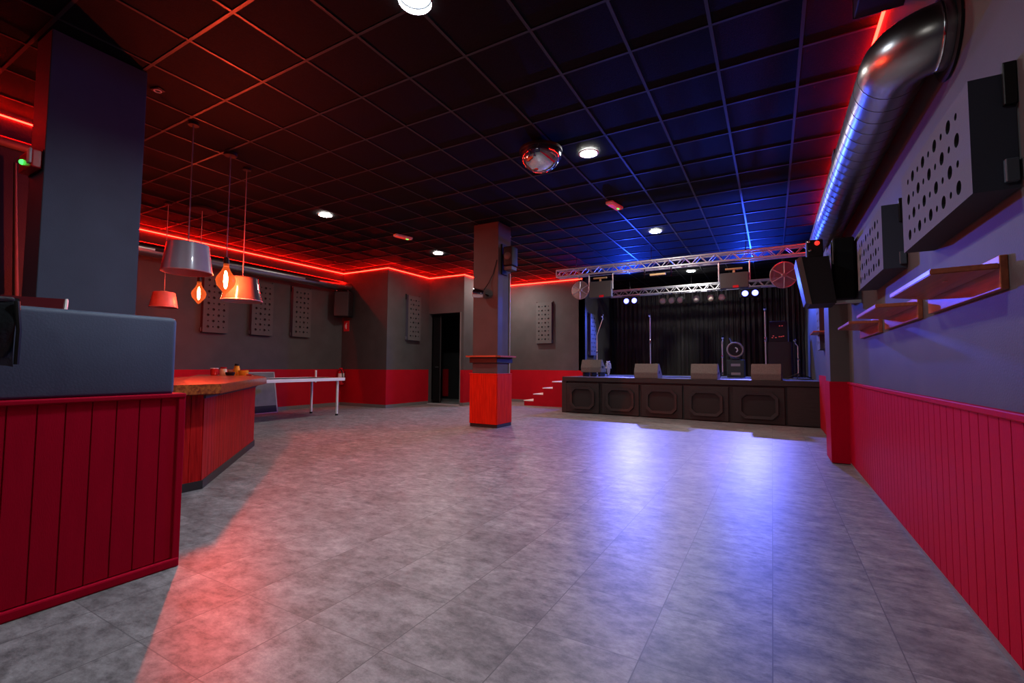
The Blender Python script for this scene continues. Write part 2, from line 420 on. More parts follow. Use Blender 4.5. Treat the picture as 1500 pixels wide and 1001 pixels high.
# black jacket slung over the half wall
g = MB()
nx, nz = 14, 16
vs = []
for i in range(nx + 1):
    row = []
    for k in range(nz + 1):
        u = i / nx; w = k / nz
        yy = .3 + .352 * u - .018 * math.sin(w * 3.0) * u
        zz = 1.335 - .315 * w - .03 * math.sin(u * 5) * w + (.06 * (1 - u) * w if 1 else 0)
        xx = -2.755 + .028 * math.sin(u * 13 + w * 4.0) * (0.3 + .7 * w) * .6 + .035 * math.sin(w * PI) + .012
        row.append(g.bm.verts.new((xx, yy, zz)))
    vs.append(row)
for i in range(nx):
    for k in range(nz): g.bm.faces.new((vs[i][k], vs[i + 1][k], vs[i + 1][k + 1], vs[i][k + 1]))
bmesh.ops.solidify(g.bm, geom=g.bm.faces[:], thickness=.016)
jk = thing('leather_jacket', 'black leather jacket slung over the dark upper part of the half wall', 'jacket', (-2.77, .48, 1.03))
jo = g.build('jacket_body', M['leather'], jk, smooth=True); jo.location = (2.77, -.48, -1.03)
so = MB().tube([(-2.72, .640, 1.32), (-2.7, .646, 1.2), (-2.715, .648, 1.06)], .009, 8).build('seam_edge', M['black'], jk, smooth=True); so.location = (2.77, -.48, -1.03)
so = MB().rbox((-2.95, .3, 1.3145), (-2.735, .64, 1.339), .01, 2).build('jacket_collar', M['leather'], jk, smooth=True); so.location = (2.77, -.48, -1.03)

# column
t = thing('column', 'thick dark grey square column behind the half wall, up to the ceiling', 'column', (-4.72, 1.82, 0))
MB().rbox((-.31, -.615, 0), (0, 0, CEIL), .006).build('shaft', M['wall_blue_cast'], t)
# till screen
t = thing('till_screen', 'tilted till screen with a pale edge showing over the half wall', 'screen', (-3.42, .86, 1.001), math.radians(66))
MB().rbox((-.1, -.08, 0), (.1, .08, .02), .006).build('foot', M['black'], t)
MB().tube([(0, 0, .02), (0, .02, .26)], .02, 10).build('neck', M['black'], t)
so = MB().rbox((-.125, -.012, -.1), (.125, .012, .1), .005).build('display', mat('dark red glass', (.09, .01, .015), .2), t); so.location = (0, 0, .325); so.rotation_euler = (math.radians(-24), 0, 0)
eo = MB().box((.125, -.012, -.1), (.134, .012, .1)).build('bezel_edge', M['white'], so)

# back bar things at the far edge
t = thing('pipe', 'dull horizontal pipe under the red light line, beyond the column', 'pipe', (-6.665, -.6, 3.29))
MB().tube([(0, 0, 0), (0, 2.3, 0)], .05, 14).build('tube', mat('dull copper pipe', (.3, .16, .12), .4, metal=.6), t, smooth=True)
for yy in (.6, 1.5): MB().rbox((-.054, yy, -.06), (.053, yy + .03, .054), .003).build('pipe_mount', M['black_metal'], t)
tag(MB().tube([(-6.66, 1.49, 3.1), (-6.655, 1.52, 2.4), (-6.65, 1.555, 1.66)], [.012, .018, .024], 10).build('hanging_strap', mat('brown strap', (.1, .055, .035), .7), smooth=True), 'brown strap hanging on the black wall beyond the column', 'strap')
t = thing('emergency_light', 'small emergency light with a green pilot lamp on the side of the dark column', 'emergency light', (-4.88, 1.204, 2.6))
MB().rbox((-.15, -.06, -.075), (.13, 0, .065), .01).build('housing', M['extred'], t)
MB().rbox((-.16, -.004, -.085), (.14, .0, .075), .001).build('mount_plate', M['black_metal'], t)
MB().sphere((-.06, -.062, -.005), .02).build('pilot_lamp', M['green_led'], t, smooth=True)
MB().rbox((.075, -.075, -.05), (.135, -.058, .065), .008).build('cover', M['white_plastic'], t)

# ------------------------------------------------------------------ bar
t = thing('bar_counter', 'angled bar counter clad in red stained planks with thick varnished wood top', 'bar', (-4.26, 2.2, 0))
o = Vector((4.26, -2.2))
top = [(-4.04, 1.45), (-4.08, 2.2), (-5.86, 3.74), (-7.55, 4.58), (-8.0, 3.95), (-6.7, 3.2), (-6.2, 2.4), (-6.2, 1.88), (-4.62, 1.88), (-4.62, 1.45)]
body = [(-4.3, 1.5), (-4.3, 2.17), (-5.985, 3.65), (-7.5, 4.41), (-7.8, 3.95), (-6.75, 3.3), (-6.3, 2.5), (-6.3, 1.9), (-4.6, 1.9), (-4.6, 1.5)]
sh = lambda P_: [(a + o.x, b + o.y) for a, b in P_]
b = MB().prism(sh(top), .815, .9)
bmesh.ops.bevel(b.bm, geom=b.bm.edges[:], offset=.006, segments=2, affect='EDGES')
b.build('countertop', M['bartop'], t)
MB().prism(sh(body), .05, .78).build('core', M['wall_black'], t)
g = MB().prism(sh([(a, c) for a, c in [(-4.29, 1.5), (-4.29, 2.19), (-5.98, 3.68), (-7.5, 4.44), (-7.8, 3.95), (-6.3, 3.0), (-6.3, 1.9), (-4.6, 1.9), (-4.6, 1.5)]]), .77, .816)
g.build('frieze', M['plinth'], t)
g = MB()
def bar_face(a, c, z0, z1):
    a = Vector((a[0] + o.x, a[1] + o.y)); c = Vector((c[0] + o.x, c[1] + o.y)); d_ = c - a
    # boards face to the right hand side of a->c
    plank_obj(g, d_.length, z0, z1, T(a.x, a.y, 0) @ RZ(math.atan2(d_.y, d_.x)), step=.09, groove=.006)
bar_face(body[2], body[1], .07, .8) if False else None
def face2(p, q):
    p = Vector((p[0] + o.x, p[1] + o.y)); q = Vector((q[0] + o.x, q[1] + o.y)); d_ = q - p
    plank_obj(g, d_.length, .07, .8, T(p.x, p.y, 0) @ RZ(math.atan2(d_.y, d_.x)) @ Matrix.Diagonal((1, 1, 1, 1)), step=.09, groove=.006)
face2(body[0], body[1]); face2(body[1], body[2]); face2(body[2], body[3])
g.build('plank_front', M['barside'], t)
g = MB(); pl = [(-4.33, 1.9), (-4.33, 2.16), (-6.0, 3.62), (-7.8, 4.53), (-8.1, 4.1), (-6.3, 3.0), (-6.3, 1.9)]
MB().prism(sh([(-4.275, 1.5), (-4.275, 2.185), (-5.96, 3.665), (-7.46, 4.41), (-7.75, 3.95), (-6.3, 3.0), (-6.3, 1.9), (-4.6, 1.9), (-4.6, 1.5)]), 0, .07).build('kickboard', M['plinth'], t)

# things on the bar
BZ = .9
def jar(name, label, cat, x, y, prof, m, extra=None, group='small things on the bar top'):
    t = thing(name, label, cat, (x, y, BZ + .0005), 0, group)
    MB().lathe(prof, 20, capb=True).build('body', m, t, smooth=True)
    if extra: extra(t)
    return t
jar('candle_cup', 'red glass cup with a pale rim, first on the bar', 'cup', -7.3, 3.83, [(.04, 0), (.05, .02), (.053, .1), (.053, .105), (.045, .105), (.042, .03)], M['red_glass'],
    lambda t: MB().torus(.05, .006, 20, 6, T(0, 0, .105)).build('rim', M['white'], t, smooth=True))
jar('glass_jar', 'amber glass jar with a dark red lid', 'jar', -7.3, 3.96, [(.045, 0), (.05, .02), (.05, .08), (.04, .1), (.04, .105)], M['cream'],
    lambda t: MB().lathe([(.044, .1), (.044, .125), (.001, .127)], 18, capb=True).build('lid', M['red_glass'], t, smooth=True))
jar('ashtray', 'dark round ashtray between the jars', 'ashtray', -7.15, 3.98, [(.05, 0), (.062, .02), (.064, .05), (.055, .05), (.05, .02), (.001, .018)], M['black'])
jar('saucer_bowl', 'pale shallow bowl behind the dark ashtray', 'bowl', -7.5, 4.22, [(.04, 0), (.06, .03), (.075, .075), (.07, .075), (.05, .03), (.001, .02)], M['cream'])
jar('amber_bottle', 'tall amber bottle with a black cap', 'bottle', -7.3, 4.16, [(.042, 0), (.045, .03), (.045, .1), (.036, .12), (.036, .145)], M['amber'],
    lambda t: MB().lathe([(.03, .145), (.03, .175), (.001, .177)], 16, capb=True).build('cap', M['black'], t, smooth=True))
jar('amber_dish', 'squat amber candle dish', 'candle holder', -7.15, 4.18, [(.06, 0), (.07, .02), (.07, .075), (.062, .075), (.058, .02)], M['amber'],
    lambda t: MB().lathe([(.056, .02), (.056, .05), (.001, .052)], 18).build('wax', M['cream'], t, smooth=True))
t = thing('lighter', 'flat red lighter lying on the bar end', 'lighter', (-6.9, 4.13, BZ), .4, 'small things on the bar top')
MB().rbox((-.05, -.013, 0), (.03, .013, .02), .005).build('body', M['red_glass'], t); MB().rbox((.03, -.012, 0), (.05, .012, .018), .003).build('metal_tip', M['chrome'], t)

# ------------------------------------------------------------------ pendant lamps
def pendant(name, label, x, y, ztop, zbot, rtop, rbot, m_out, m_in, canopy=True):
    t = thing(name, label, 'pendant lamp', (x, y, zbot))
    hh = ztop - zbot
    g = MB(); n = 40
    g.lathe([(rbot, 0), (rtop, hh), (rtop * .93, hh + .008), (.03, hh + .012)], n)
    sh_ = g.build('lamp_shade', m_out, t, smooth=True)
    MB().lathe([(rbot - .008, .004), (rtop - .01, hh - .008), (.03, hh - .004)], n).build('lining', m_in, sh_, smooth=True)
    MB().torus(rbot - .002, .007, 44, 8).build('rim', m_in, sh_, smooth=True)
    MB().tube([(0, 0, hh), (0, 0, CEIL - zbot - .03)], .006, 8).build('cord', M['cord'], t)
    MB().lathe([(.05, CEIL - zbot - .03), (.05, CEIL - zbot)], 18, capb=True, capt=True).build('canopy', M['black'], t, smooth=True)
    MB().lathe([(.022, hh - .09), (.022, hh + .03), (.001, hh + .03)], 14, capb=True).build('socket', M['black'], t, smooth=True)
    MB().torus(.055, .012, 24, 8, T(0, 0, hh + .012)).build('collar_ring', M['cream'], t, smooth=True)
    return t
pendant('pendant_lamp', 'large milky white drum pendant lamp hanging over the bar, biggest of the shades', -5.28, 2.46, 2.31, 2.02, .185, .225, M['shade_white'], M['shade_in'])
pendant('pendant_lamp', 'smoky glass pendant shade with pale rim hanging beside the nearer glowing bulb', -5.9, 3.395, 2.17, 1.88, .175, .235, M['smoky'], M['shade_white'])
pendant('pendant_lamp', 'pendant shade coloured as lit red, smallest and lowest over the bar', -8.27, 3.545, 2.18, 1.955, .145, .185, M['shade_red_lit'], M['shade_in'])
def edison(label, x, y, zc, zt, fil='filament'):
    t = thing('pendant_bulb', label, 'pendant bulb', (x, y, zc))
    MB().lathe([(.012, .2), (.03, .19), (.03, .15), (.05, .1), (.095, .03), (.105, -.01), (.09, -.07), (.05, -.12), (.02, -.16), (.001, -.175)], 26).build('bulb_glass', M['bulbglass'], t, smooth=True)
    MB().sphere((0, 0, -.005), (.022, .022, .105)).build('filament', M[fil], t, smooth=True)
    MB().lathe([(.026, .16), (.03, .18), (.03, .25), (.012, .27)], 16, capt=True, capb=True).build('socket', M['black'], t, smooth=True)
    MB().tube([(0, 0, .27), (0, 0, CEIL - zc - .03)], .006, 8).build('cord', M['cord'], t)
    MB().lathe([(zt, CEIL - zc - .035), (zt, CEIL - zc)], 22, capb=True, capt=True).build('canopy', M['black'], t, smooth=True)
edison('bare orange glowing bulb hanging beside the smoky glass shade', -5.65, 3.05, 2.075, .07)
edison('bare orange glowing bulb hanging farther back, under the large white shade', -8.11, 3.965, 2.22, .2, 'filament_far')

# ------------------------------------------------------------------ perforated acoustic panels
def panel_mesh(w, hgt, th, nc, nr, rb, rs):
    """face toward -y at y=-th; x 0..w, z 0..hgt. returns (face MB, box MB)"""
    f = MB(); hl = MB()
    mx_, mz = w * .09, hgt * .05
    cw, ch = (w - 2 * mx_) / nc, (hgt - 2 * mz) / nr
    yf = -th
    def q(pts): f.bm.faces.new([f.bm.verts.new(p) for p in pts])
    # margins
    q([(0, yf, 0), (w, yf, 0), (w, yf, mz), (0, yf, mz)]); q([(0, yf, hgt - mz), (w, yf, hgt - mz), (w, yf, hgt), (0, yf, hgt)])
    q([(0, yf, mz), (mx_, yf, mz), (mx_, yf, hgt - mz), (0, yf, hgt - mz)]); q([(w - mx_, yf, mz), (w, yf, mz), (w, yf, hgt - mz), (w - mx_, yf, hgt - mz)])
    for i in range(nc):
        for j in range(nr):
            x0, z0 = mx_ + i * cw, mz + j * ch
            cx, cz = x0 + cw / 2, z0 + ch / 2
            r = rb if (i + j) % 2 == 0 else rs
            out = []
            for s_ in range(4):
                for k in range(4):
                    a = k / 4
                    out.append([(x0 + a * cw, z0), (x0 + cw, z0 + a * ch), (x0 + cw - a * cw, z0 + ch), (x0, z0 + ch - a * ch)][s_])
            inn = []
            for (px, pz) in out:
                an = math.atan2((pz - cz) / ch, (px - cx) / cw); inn.append((cx + r * math.cos(an), cz + r * math.sin(an)))
            A = [f.bm.verts.new((p[0], yf, p[1])) for p in out]; B = [f.bm.verts.new((p[0], yf, p[1])) for p in inn]
            for k in range(16): f.bm.faces.new((A[k], A[(k + 1) % 16], B[(k + 1) % 16], B[k]))
            D = [hl.bm.verts.new((p[0], yf, p[1])) for p in inn]; E_ = [hl.bm.verts.new((p[0], yf + .035, p[1])) for p in inn]
            for k in range(16): hl.bm.faces.new((D[k], D[(k + 1) % 16], E_[(k + 1) % 16], E_[k]))
            hl.bm.faces.new(E_)
    bx = MB()
    # sides and back (open at the face)
    P_ = [(0, 0), (w, 0), (w, hgt), (0, hgt)]
    F_ = [bx.bm.verts.new((a, yf, c)) for a, c in P_]; K_ = [bx.bm.verts.new((a, 0, c)) for a, c in P_]
    for k in range(4): bx.bm.faces.new((F_[k], F_[(k + 1) % 4], K_[(k + 1) % 4], K_[k]))
    bx.bm.faces.new(K_)
    return f, hl, bx
def make_panel(w, hgt, th, nc, nr, rb, rs, label, loc, rz, name='acoustic_panel', brackets=True, group='perforated acoustic panels'):
    t = thing(name, label, 'acoustic panel', loc, rz, group)
    f, hl, bx = panel_mesh(w, hgt, th, nc, nr, rb, rs)
    f.build('perforated_face', M['panel'], t); hl.build('hole', M['hole'], t)['kind'] = 'stuff'; bx.build('box', M['panel_side'], t)
    if brackets:
        for q0 in (-.02, w):
            MB().rbox((q0, -.035, hgt - .12), (q0 + .02, 0, hgt + .03), .003).build('hanging_bracket', M['black_metal'], t)
            MB().rbox((q0, -.04, .02), (q0 + .022, -.006, .1), .003).build('lower_bracket', mat('bracket blue grey', (.08, .1, .13), .5), t)
    return t
RZL = PI / 2            # on wall X = const facing +X: local x -> +Y, local -y -> +X
# left wall
pl = make_panel(.5, 1.2, .09, 4, 9, .026, .013, 'tall perforated panel on the boarded-off wall, partly behind the smoky glass shade', (XL, 4.99, 1.72), RZL)
dup(pl, (XL, 5.99, 1.73), (0, 0, RZL), 'tall perforated panel on the wall, middle one of the three beyond the bar')
dup(pl, (XL, 6.99, 1.75), (0, 0, RZL), 'tall perforated panel on the wall nearest the corner loudspeaker')
pl['label'] = 'tall perforated panel on the wall behind the glowing bulbs'
dup(pl, (-8.45, 9.2, 1.74), (0, 0, RZL), 'tall perforated panel on the wall beside the dark doorway')
dup(pl, (-6.04, 12.2, 1.74), (0, 0, 0), 'tall perforated panel on the wall above the stage steps')
# stage side wall
dup(pl, (-4.6, 12.55, 1.4), (0, 0, RZL), 'perforated panel on the side wall of the stage, lit blue')
# right wall : facing -X: local x -> -Y , rz=-90deg
p2 = make_panel(.975, .41, .12, 9, 4, .027, .014, 'long perforated panel high above the nearest wall shelf', (XR, 3.165, 1.685), -PI / 2)
dup(p2, (XR, 4.67, 1.7), (0, 0, -PI / 2), 'long perforated panel beside the tilted black loudspeaker')
p3 = dup(pl, (XR, 9.2, 1.36), (0, 0, -PI / 2), 'upright perforated panel on the wall beyond the pilaster, lit blue')

# ------------------------------------------------------------------ ducts
def duct(name, label, pts, r, seams, group=None):
    t = thing(name, label, 'air duct', pts[0])
    p0 = Vector(pts[0])
    g = MB(); g.tube([Vector(p) - p0 for p in pts], r, 32); g.build('pipe', M['steel'], t, smooth=True)
    for s_, ax in seams:
        q = Vector(s_) - p0
        MB().tube([q - Vector(ax) * .006, q + Vector(ax) * .006], r + .0018, 32).build('spiral_seam', M['steel'], t, smooth=True)
    return t, p0
xc, zc, rr = .58, 2.62, .15
pts = [(xc, 7.3, zc)] + [(xc, 7.3 - .4 * i, zc) for i in range(1, 11)] + [(xc, 2.95, zc)]
for k in range(1, 9):
    a = k / 8 * PI / 2
    pts.append((xc + .16 - .16 * math.cos(a), 2.95 - .16 * math.sin(a), zc))
pts.append((XR - .003, 2.79, zc))
dr, p0 = duct('air_duct', 'shiny steel spiral duct running high along the shelf wall and bending into it', pts, rr,
    [((xc, 3.0 + .14 * i, zc), (0, 1, 0)) for i in range(31)])
MB().tube([(XR - .012 - p0.x, 2.79 - p0.y, 0), (XR - .003 - p0.x, 2.79 - p0.y, 0)], rr + .05, 32).build('wall_flange', M['black'], dr, smooth=True)
MB().torus(rr + .002, .006, 36, 8, T(XR - .05 - p0.x, 2.79 - p0.y, 0) @ RY(PI / 2)).build('end_ring', M['chrome'], dr, smooth=True)
MB().rbox((-.13, 4.27 - p0.y, .08), (-.06, 4.42 - p0.y, .15), .004, 2).build('grille', M['black'], dr)
pts = [(-9.86, 1.8, 3.15)] + [(-9.86, 1.8 + .5 * i, 3.15) for i in range(1, 14)] + [(-9.86, 8.52, 3.15)]
dl, p0 = duct('air_duct', 'steel duct under the red light line along the panelled wall', pts, .125, [((-9.86, 2.6 + 1.15 * i, 3.15), (0, 1, 0)) for i in range(6)])
for yy in (4.2, 7.3): MB().rbox((.085, yy - p0.y - .2, -.03), (.13, yy - p0.y + .2, .02), .006).build('grille', M['black'], dl)
t = thing('conduit', 'thin metal conduit on the wall under the steel spiral duct', 'conduit', (XR - .012, 3.13, 2.735))
MB().tube([(0, 0, 0), (0, 2.95, -.03)], .011, 8).build('pipe', M['alu'], t, smooth=True)
for i in range(3): MB().box((-.014, .3 + .9 * i, -.03), (.012, .32 + .9 * i, .012)).build('clip', M['black_metal'], t)
# black ceiling box over the bend
t = thing('ceiling_box', 'black box fixed to the ceiling over the bend of the spiral duct', 'box', (.5, 3.3, 3.3))
MB().rbox((0, -.5, 0), (.25, .24, CEIL - 3.3), .008).build('casing', M['black'], t)
MB().box((-.004, .235, 0), (.004, .243, CEIL - 3.3)).box((0, .236, -.002), (.25, .243, .006)).build('edge_trim', M['dark_grey'], t)

# ------------------------------------------------------------------ LED lines
def led(label, pts, r=.011, m='led'):
    o_ = MB().tube(pts, r, 6).build('led_strip', M[m]); return tag(o_, label, 'light strip', 'red light strips along the ceiling')
zl = 3.545
led('long red light strip above the steel duct and round the corner walls past the doorway', [(XL + .011, 1.8, zl), (XL + .011, 8.519, zl), (-8.439, 8.519, zl), (-8.439, 10.139, zl), (-7.229, 10.139, zl), (-7.229, 12.17, zl)])
o_ = led('short red light strip on the rear wall between the pillar and the lighting truss', [(-7.21, 12.187, zl), (-4.61, 12.187, zl)])
MB().box((-7.21, 12.196, zl - .008), (-4.61, 12.1995, zl + .008)).build('mounting_channel', M['alu'], o_)
o_ = led('red light strip along the ceiling above the spiral duct', [(XR - .011, 3.0, 3.59), (XR - .011, 9.6, 3.59)])
o_ = led('red light strip on the dark wall beyond the column', [(-6.708, -1.8, 3.56), (-6.708, 1.73, 3.56)], .008)
MB().box((-6.7195, -1.8, 3.552), (-6.7145, 1.73, 3.568)).build('mounting_channel', M['alu'], o_)

# ------------------------------------------------------------------ ceiling things
def downlight(label, x, y):
    t = thing('downlight', label, 'downlight', (x, y, CEIL - .004), 0, 'round white ceiling downlights')
    MB().lathe([(.1, -.008), (.118, -.006), (.122, .0), (.1, 0)], 32).build('trim_ring', M['white_plastic'], t, smooth=True)
    MB().lathe([(.1, -.006), (.001, -.007)], 24).build('diffuser', M['lamp_white'], t)
    return t
d0 = downlight('round white downlight just beyond the mirrored dome', -1.86, 5.12)
for x, y, lb in ((-1.86, 8.74, 'round white downlight between the mirrored dome and the lighting truss'),
                 (-6.56, 5.13, 'round white downlight above the panelled wall, beyond the pendant lamps'),
                 (-6.54, 8.14, 'round white downlight just in front of the dark doorway'),
                 (-6.54, 11.15, 'round white downlight hidden behind the pillar before the rear wall'),
                 (-2.09, 2.31, 'bright cool white downlight nearest the viewer, at the top edge of the ceiling'),
                 (-1.82, 12.82, 'round white downlight over the stage, seen between the two trusses'),
                 (-1.5, -2.0, 'round white downlight added behind the viewer to brighten the panel sides')):  # added unseen lamp, brightens faces turned to the camera
    q = dup(d0, (x, y, CEIL - .004), (0, 0, 0), lb)
    if y in (8.74, 11.15, 8.14, 12.82):
        lens = [c for c in q.children if c.name.startswith('diffuser')][0]
        lens.data = lens.data.copy(); lens.data.materials[0] = M['lamp_far']
    if y == 2.31:
        lens = [c for c in q.children if c.name.startswith('diffuser')][0]
        lens.data = lens.data.copy(); lens.data.materials[0] = M['lamp_cool']
        MB().lathe([(.112, .0), (.112, -.05), (.118, -.05), (.118, .0)], 32).build('added_light_shield', M['black'], q, smooth=True)  # added ring cutting grazing light so the column top stays dark
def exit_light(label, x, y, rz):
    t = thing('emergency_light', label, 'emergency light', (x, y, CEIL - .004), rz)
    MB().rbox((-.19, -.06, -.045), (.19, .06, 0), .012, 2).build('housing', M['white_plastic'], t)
    MB().rbox((-.16, -.045, -.055), (.16, .045, -.044), .008, 2).build('diffuser', mat('frosted red diffuser', (.7, .12, .08), .4, emit=(1, .05, .03), strength=.3), t)  # red tint and faint glow stand in for LED strip light
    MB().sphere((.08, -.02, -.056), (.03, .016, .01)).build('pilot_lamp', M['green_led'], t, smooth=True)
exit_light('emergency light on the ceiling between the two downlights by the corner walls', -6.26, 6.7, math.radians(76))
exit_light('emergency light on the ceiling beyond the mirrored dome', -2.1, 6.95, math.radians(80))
t = thing('mirror_dome', 'mirrored half dome hanging under the black ceiling', 'mirror dome', (-2.27, 4.66, CEIL - .085))
MB().lathe([(.235, .0), (.238, -.03)] + [(.238 * math.cos(a * PI / 24), -.03 - .2 * math.sin(a * PI / 24)) for a in range(1, 12)] + [(.002, -.23)], 44).build('dome', M['mirror'], t, smooth=True)
MB().lathe([(.245, .02), (.245, -.008), (.23, -.008)], 44).lathe([(.245, .02), (.06, .03), (.06, .083)], 30, capt=True).build('rim', M['black'], t, smooth=True)
t = thing('smoke_detector', 'small round smoke detector on the ceiling above the pillar', 'smoke detector', (-4.454, 7.71, CEIL - .004))
MB().lathe([(.05, 0), (.05, -.02), (.03, -.045), (.001, -.046)], 20).build('body', M['white_plastic'], t, smooth=True)
MB().sphere((.02, -.03, -.035), .008).build('pilot_lamp', M['red_led'], t)
t = thing('ceiling_hook', 'small ring plate on the ceiling beside the dark column', 'ceiling hook', (-4.925, 1.981, CEIL - .004), .3)
MB().rbox((-.05, -.035, -.008), (.05, .035, 0), .003).build('plate', M['tbar'], t); MB().torus(.028, .005, 18, 6, T(0, 0, -.012)).build('ring', M['alu'], t, smooth=True)

# ------------------------------------------------------------------ pillar
t = thing('pillar', 'square grey pillar with a wooden ledge and red wooden base in the middle of the floor', 'pillar', (-4.13, 6.79, 0))
MB().rbox((-.535, .03, .9), (-.015, .475, CEIL), .005).build('shaft', M['wall'], t)
MB().rbox((-.565, .012, 0), (-.003, .508, .06), .004).build('plinth', M['plinth'], t)
g = MB()
plank_obj(g, .56, .06, .93, T(-.57, .014, 0), step=.115, groove=.004)
plank_obj(g, .5, .06, .93, T(-.014, .012, 0) @ RZ(PI / 2), step=.115, groove=.004)
g.box((-.57, .014, .06), (-.014, .512, .925))
g.build('base_cladding', M['redwood'], t)
MB().rbox((-.58, -.008, .918), (.004, .52, .936), .004).build('cap_strip', M['redwood'], t)
MB().prism([(-.645, -.03), (-.59, -.1), (.02, -.1), (.08, -.03), (.08, .53), (.02, .59), (-.59, .59), (-.645, .53)], 1.222, 1.25).build('ledge', M['ledge'], t)
MB().rbox((-.57, -.02, 1.12), (.01, .52, 1.222), .006).build('ledge_support', M['plinth'], t)
# moving lamp on the pillar side
t = thing('stage_light', 'black stage light clamped high on the pillar side', 'stage light', (-4.145, 6.98, 2.95))
MB().rbox((0, -.07, -.26), (.03, .12, .28), .004).build('mounting_plate', M['black'], t)
MB().rbox((.06, -.1, -.12), (.24, .12, .22), .02, 3).build('head', M['black'], t, smooth=True)
MB().tube([(.03, .0, .05), (.08, .0, .05)], .04, 14).build('yoke', M['black_metal'], t, smooth=True)
MB().lathe([(.065, -.01), (.065, .0), (.05, .006), (.001, .008)], 20, T(.15, -.105, .05) @ RX(PI / 2)).build('lens', M['dark_grey'], t, smooth=True)
MB().rbox((.07, -.09, -.2), (.23, .1, -.13), .01).build('base_box', M['dark_grey'], t)
t = thing('spotlight', 'small chrome spotlight on the front of the pillar', 'spotlight', (-4.40, 6.82, 2.33))
MB().tube([(.05, 0, -.02), (.05, -.1, -.01)], .014, 10).build('arm', M['black_metal'], t, smooth=True)
MB().lathe([(.02, -.1), (.07, -.08), (.085, 0), (.085, .1), (.075, .11)], 22, T(-.02, -.16, .0) @ RZ(.3) @ RY(-PI / 2 + .2) , capb=True).build('can', M['chrome'], t, smooth=True)
MB().lathe([(.075, .1), (.001, .1)], 20, T(-.02, -.16, .0) @ RZ(.3) @ RY(-PI / 2 + .2)).build('lens', M['lens'], t)
MB().tube([(.03, -.1, .07), (.08, -.03, .2), (.16, -.012, .36), (.235, -.01, .6)], .007, 8).build('cable', M['black'], t, smooth=True)
tag(MB().tube([(-4.134, 7.22, .94), (-4.134, 7.22, 2.75)], .012, 8).build('conduit', M['alu'], smooth=True), 'thin pale conduit running up the pillar side to the stage light', 'conduit')

# ------------------------------------------------------------------ corner things
t = thing('loudspeaker', 'dark grey wall loudspeaker in the corner under the steel duct end', 'loudspeaker', (-9.82, 8.36, 2.33), math.radians(28))
MB().prism([(-.16, -.24), (.16, -.24), (.2, .02), (.1, .2), (-.1, .2), (-.2, .02)], 0, .66).build('cabinet', M['black'], t) if False else None
MB().rbox((-.2, -.24, .0), (.2, .08, .66), .02, 2).build('cabinet', M['black'], t)
MB().rbox((-.18, -.25, .02), (.18, -.238, .64), .004).build('grille', M['dark_grey'], t)
MB().tube([(0, .08, .33), (.0, .14, .33)], .025, 10).build('wall_mount', M['black_metal'], t)
g = MB()
for sx in (-.15, .15): g.sphere((sx, -.2, .675), .02)
g.build('rigging_screw', M['chrome'], t, smooth=True)
t = thing('fire_sign', 'red fire extinguisher sign on the dark corner wall', 'sign', (-10.02, 8.526, 1.975))
MB().rbox((0, -.012, 0), (.2, 0, .28), .004).build('plate', mat('sign red', (.7, .02, .03), .4), t)
MB().rbox((.075, -.016, .06), (.115, -.011, .19), .004, 2).tube([(.095, -.014, .19), (.095, -.014, .215), (.13, -.014, .215)], .007, 6).tube([(.095, -.014, .205), (.065, -.014, .17), (.06, -.014, .1)], .005, 6).build('pictogram', M['white'], t)
t = thing('fire_extinguisher', 'red fire extinguisher with a pale label hung in the corner', 'fire extinguisher', (-9.96, 8.42, .55))
MB().lathe([(.06, 0), (.078, .02), (.078, .33), (.05, .38), (.025, .395), (.025, .41)], 22, capb=True).build('cylinder', M['extred'], t, smooth=True)
MB().lathe([(.0795, .2), (.0795, .3)], 22).build('label_band', M['white'], t, smooth=True)
MB().rbox((-.02, -.06, .41), (.02, .03, .445), .006).build('valve', M['extred'], t)
MB().tube([(0, -.04, .42), (.09, -.05, .36), (.095, -.02, .15), (.09, 0, .05)], .012, 8).build('hose', M['black'], t, smooth=True)
MB().box((-.03, .07, .1), (.03, .11, .35)).build('wall_bracket', M['black_metal'], t)

# table tennis table
t = thing('table', 'white edged table on white legs in front of the panelled wall', 'table', (-8.06, 6.9, 0), math.radians(4))
# local: x toward -X of room negative; long direction -y
MB().box((-.98, -2.2, .765), (-.02, -.02, .79)).build('table_top', mat('dark table top', (.05, .06, .06), .4), t)
g = MB()
for lo, hi in (((-.02, -2.2, .735), (.012, 0.0, .797)), ((-1.01, -2.2, .735), (-.98, 0, .797)), ((-1.01, -.02, .735), (.012, .012, .797)), ((-1.01, -2.22, .735), (.012, -2.19, .797))):
    g.rbox(lo, hi, .004)
g.build('edge_frame', M['white'], t)
for lx, ly in ((-.05, -.14), (-.86, -.1), (-.05, -2.14), (-.86, -2.14)):
    lg = MB().tube([(lx, ly, .03), (lx, ly, .76)], .024, 12).build('leg', M['white'], t, smooth=True)
    MB().lathe([(.03, 0), (.03, .035)], 14, T(lx, ly, 0), capb=True, capt=True).build('foot', M['black'], lg, smooth=True)
MB().tube([(-.86, -.0, .68), (-.86, -.0, .95)], .02, 10).build('net_post', M['white'], t, smooth=True)
# leaning board
t = thing('board', 'grey board with white edging leaning on the wall under the table', 'board', (-9.64, 6.42, 0), RZL, rot=(math.radians(-11), 0, RZL))
# local x along +Y, leaning back toward the wall (local +y = -X)
MB().box((-1.1, -.012, .02), (0, .012, .9)).build('panel', M['grey'], t)
MB().box((-1.1, -.014, .02), (0, .014, .17)).build('dark_band', M['black'], t)
g = MB().box((-.012, -.017, 0), (.012, .017, .92)).box((-1.1, -.017, .9), (.012, .017, .92)).box((-1.1, -.017, 0), (.012, .017, .022))
g.build('edging', mat('grey white edging', (.34, .33, .31), .5), t)

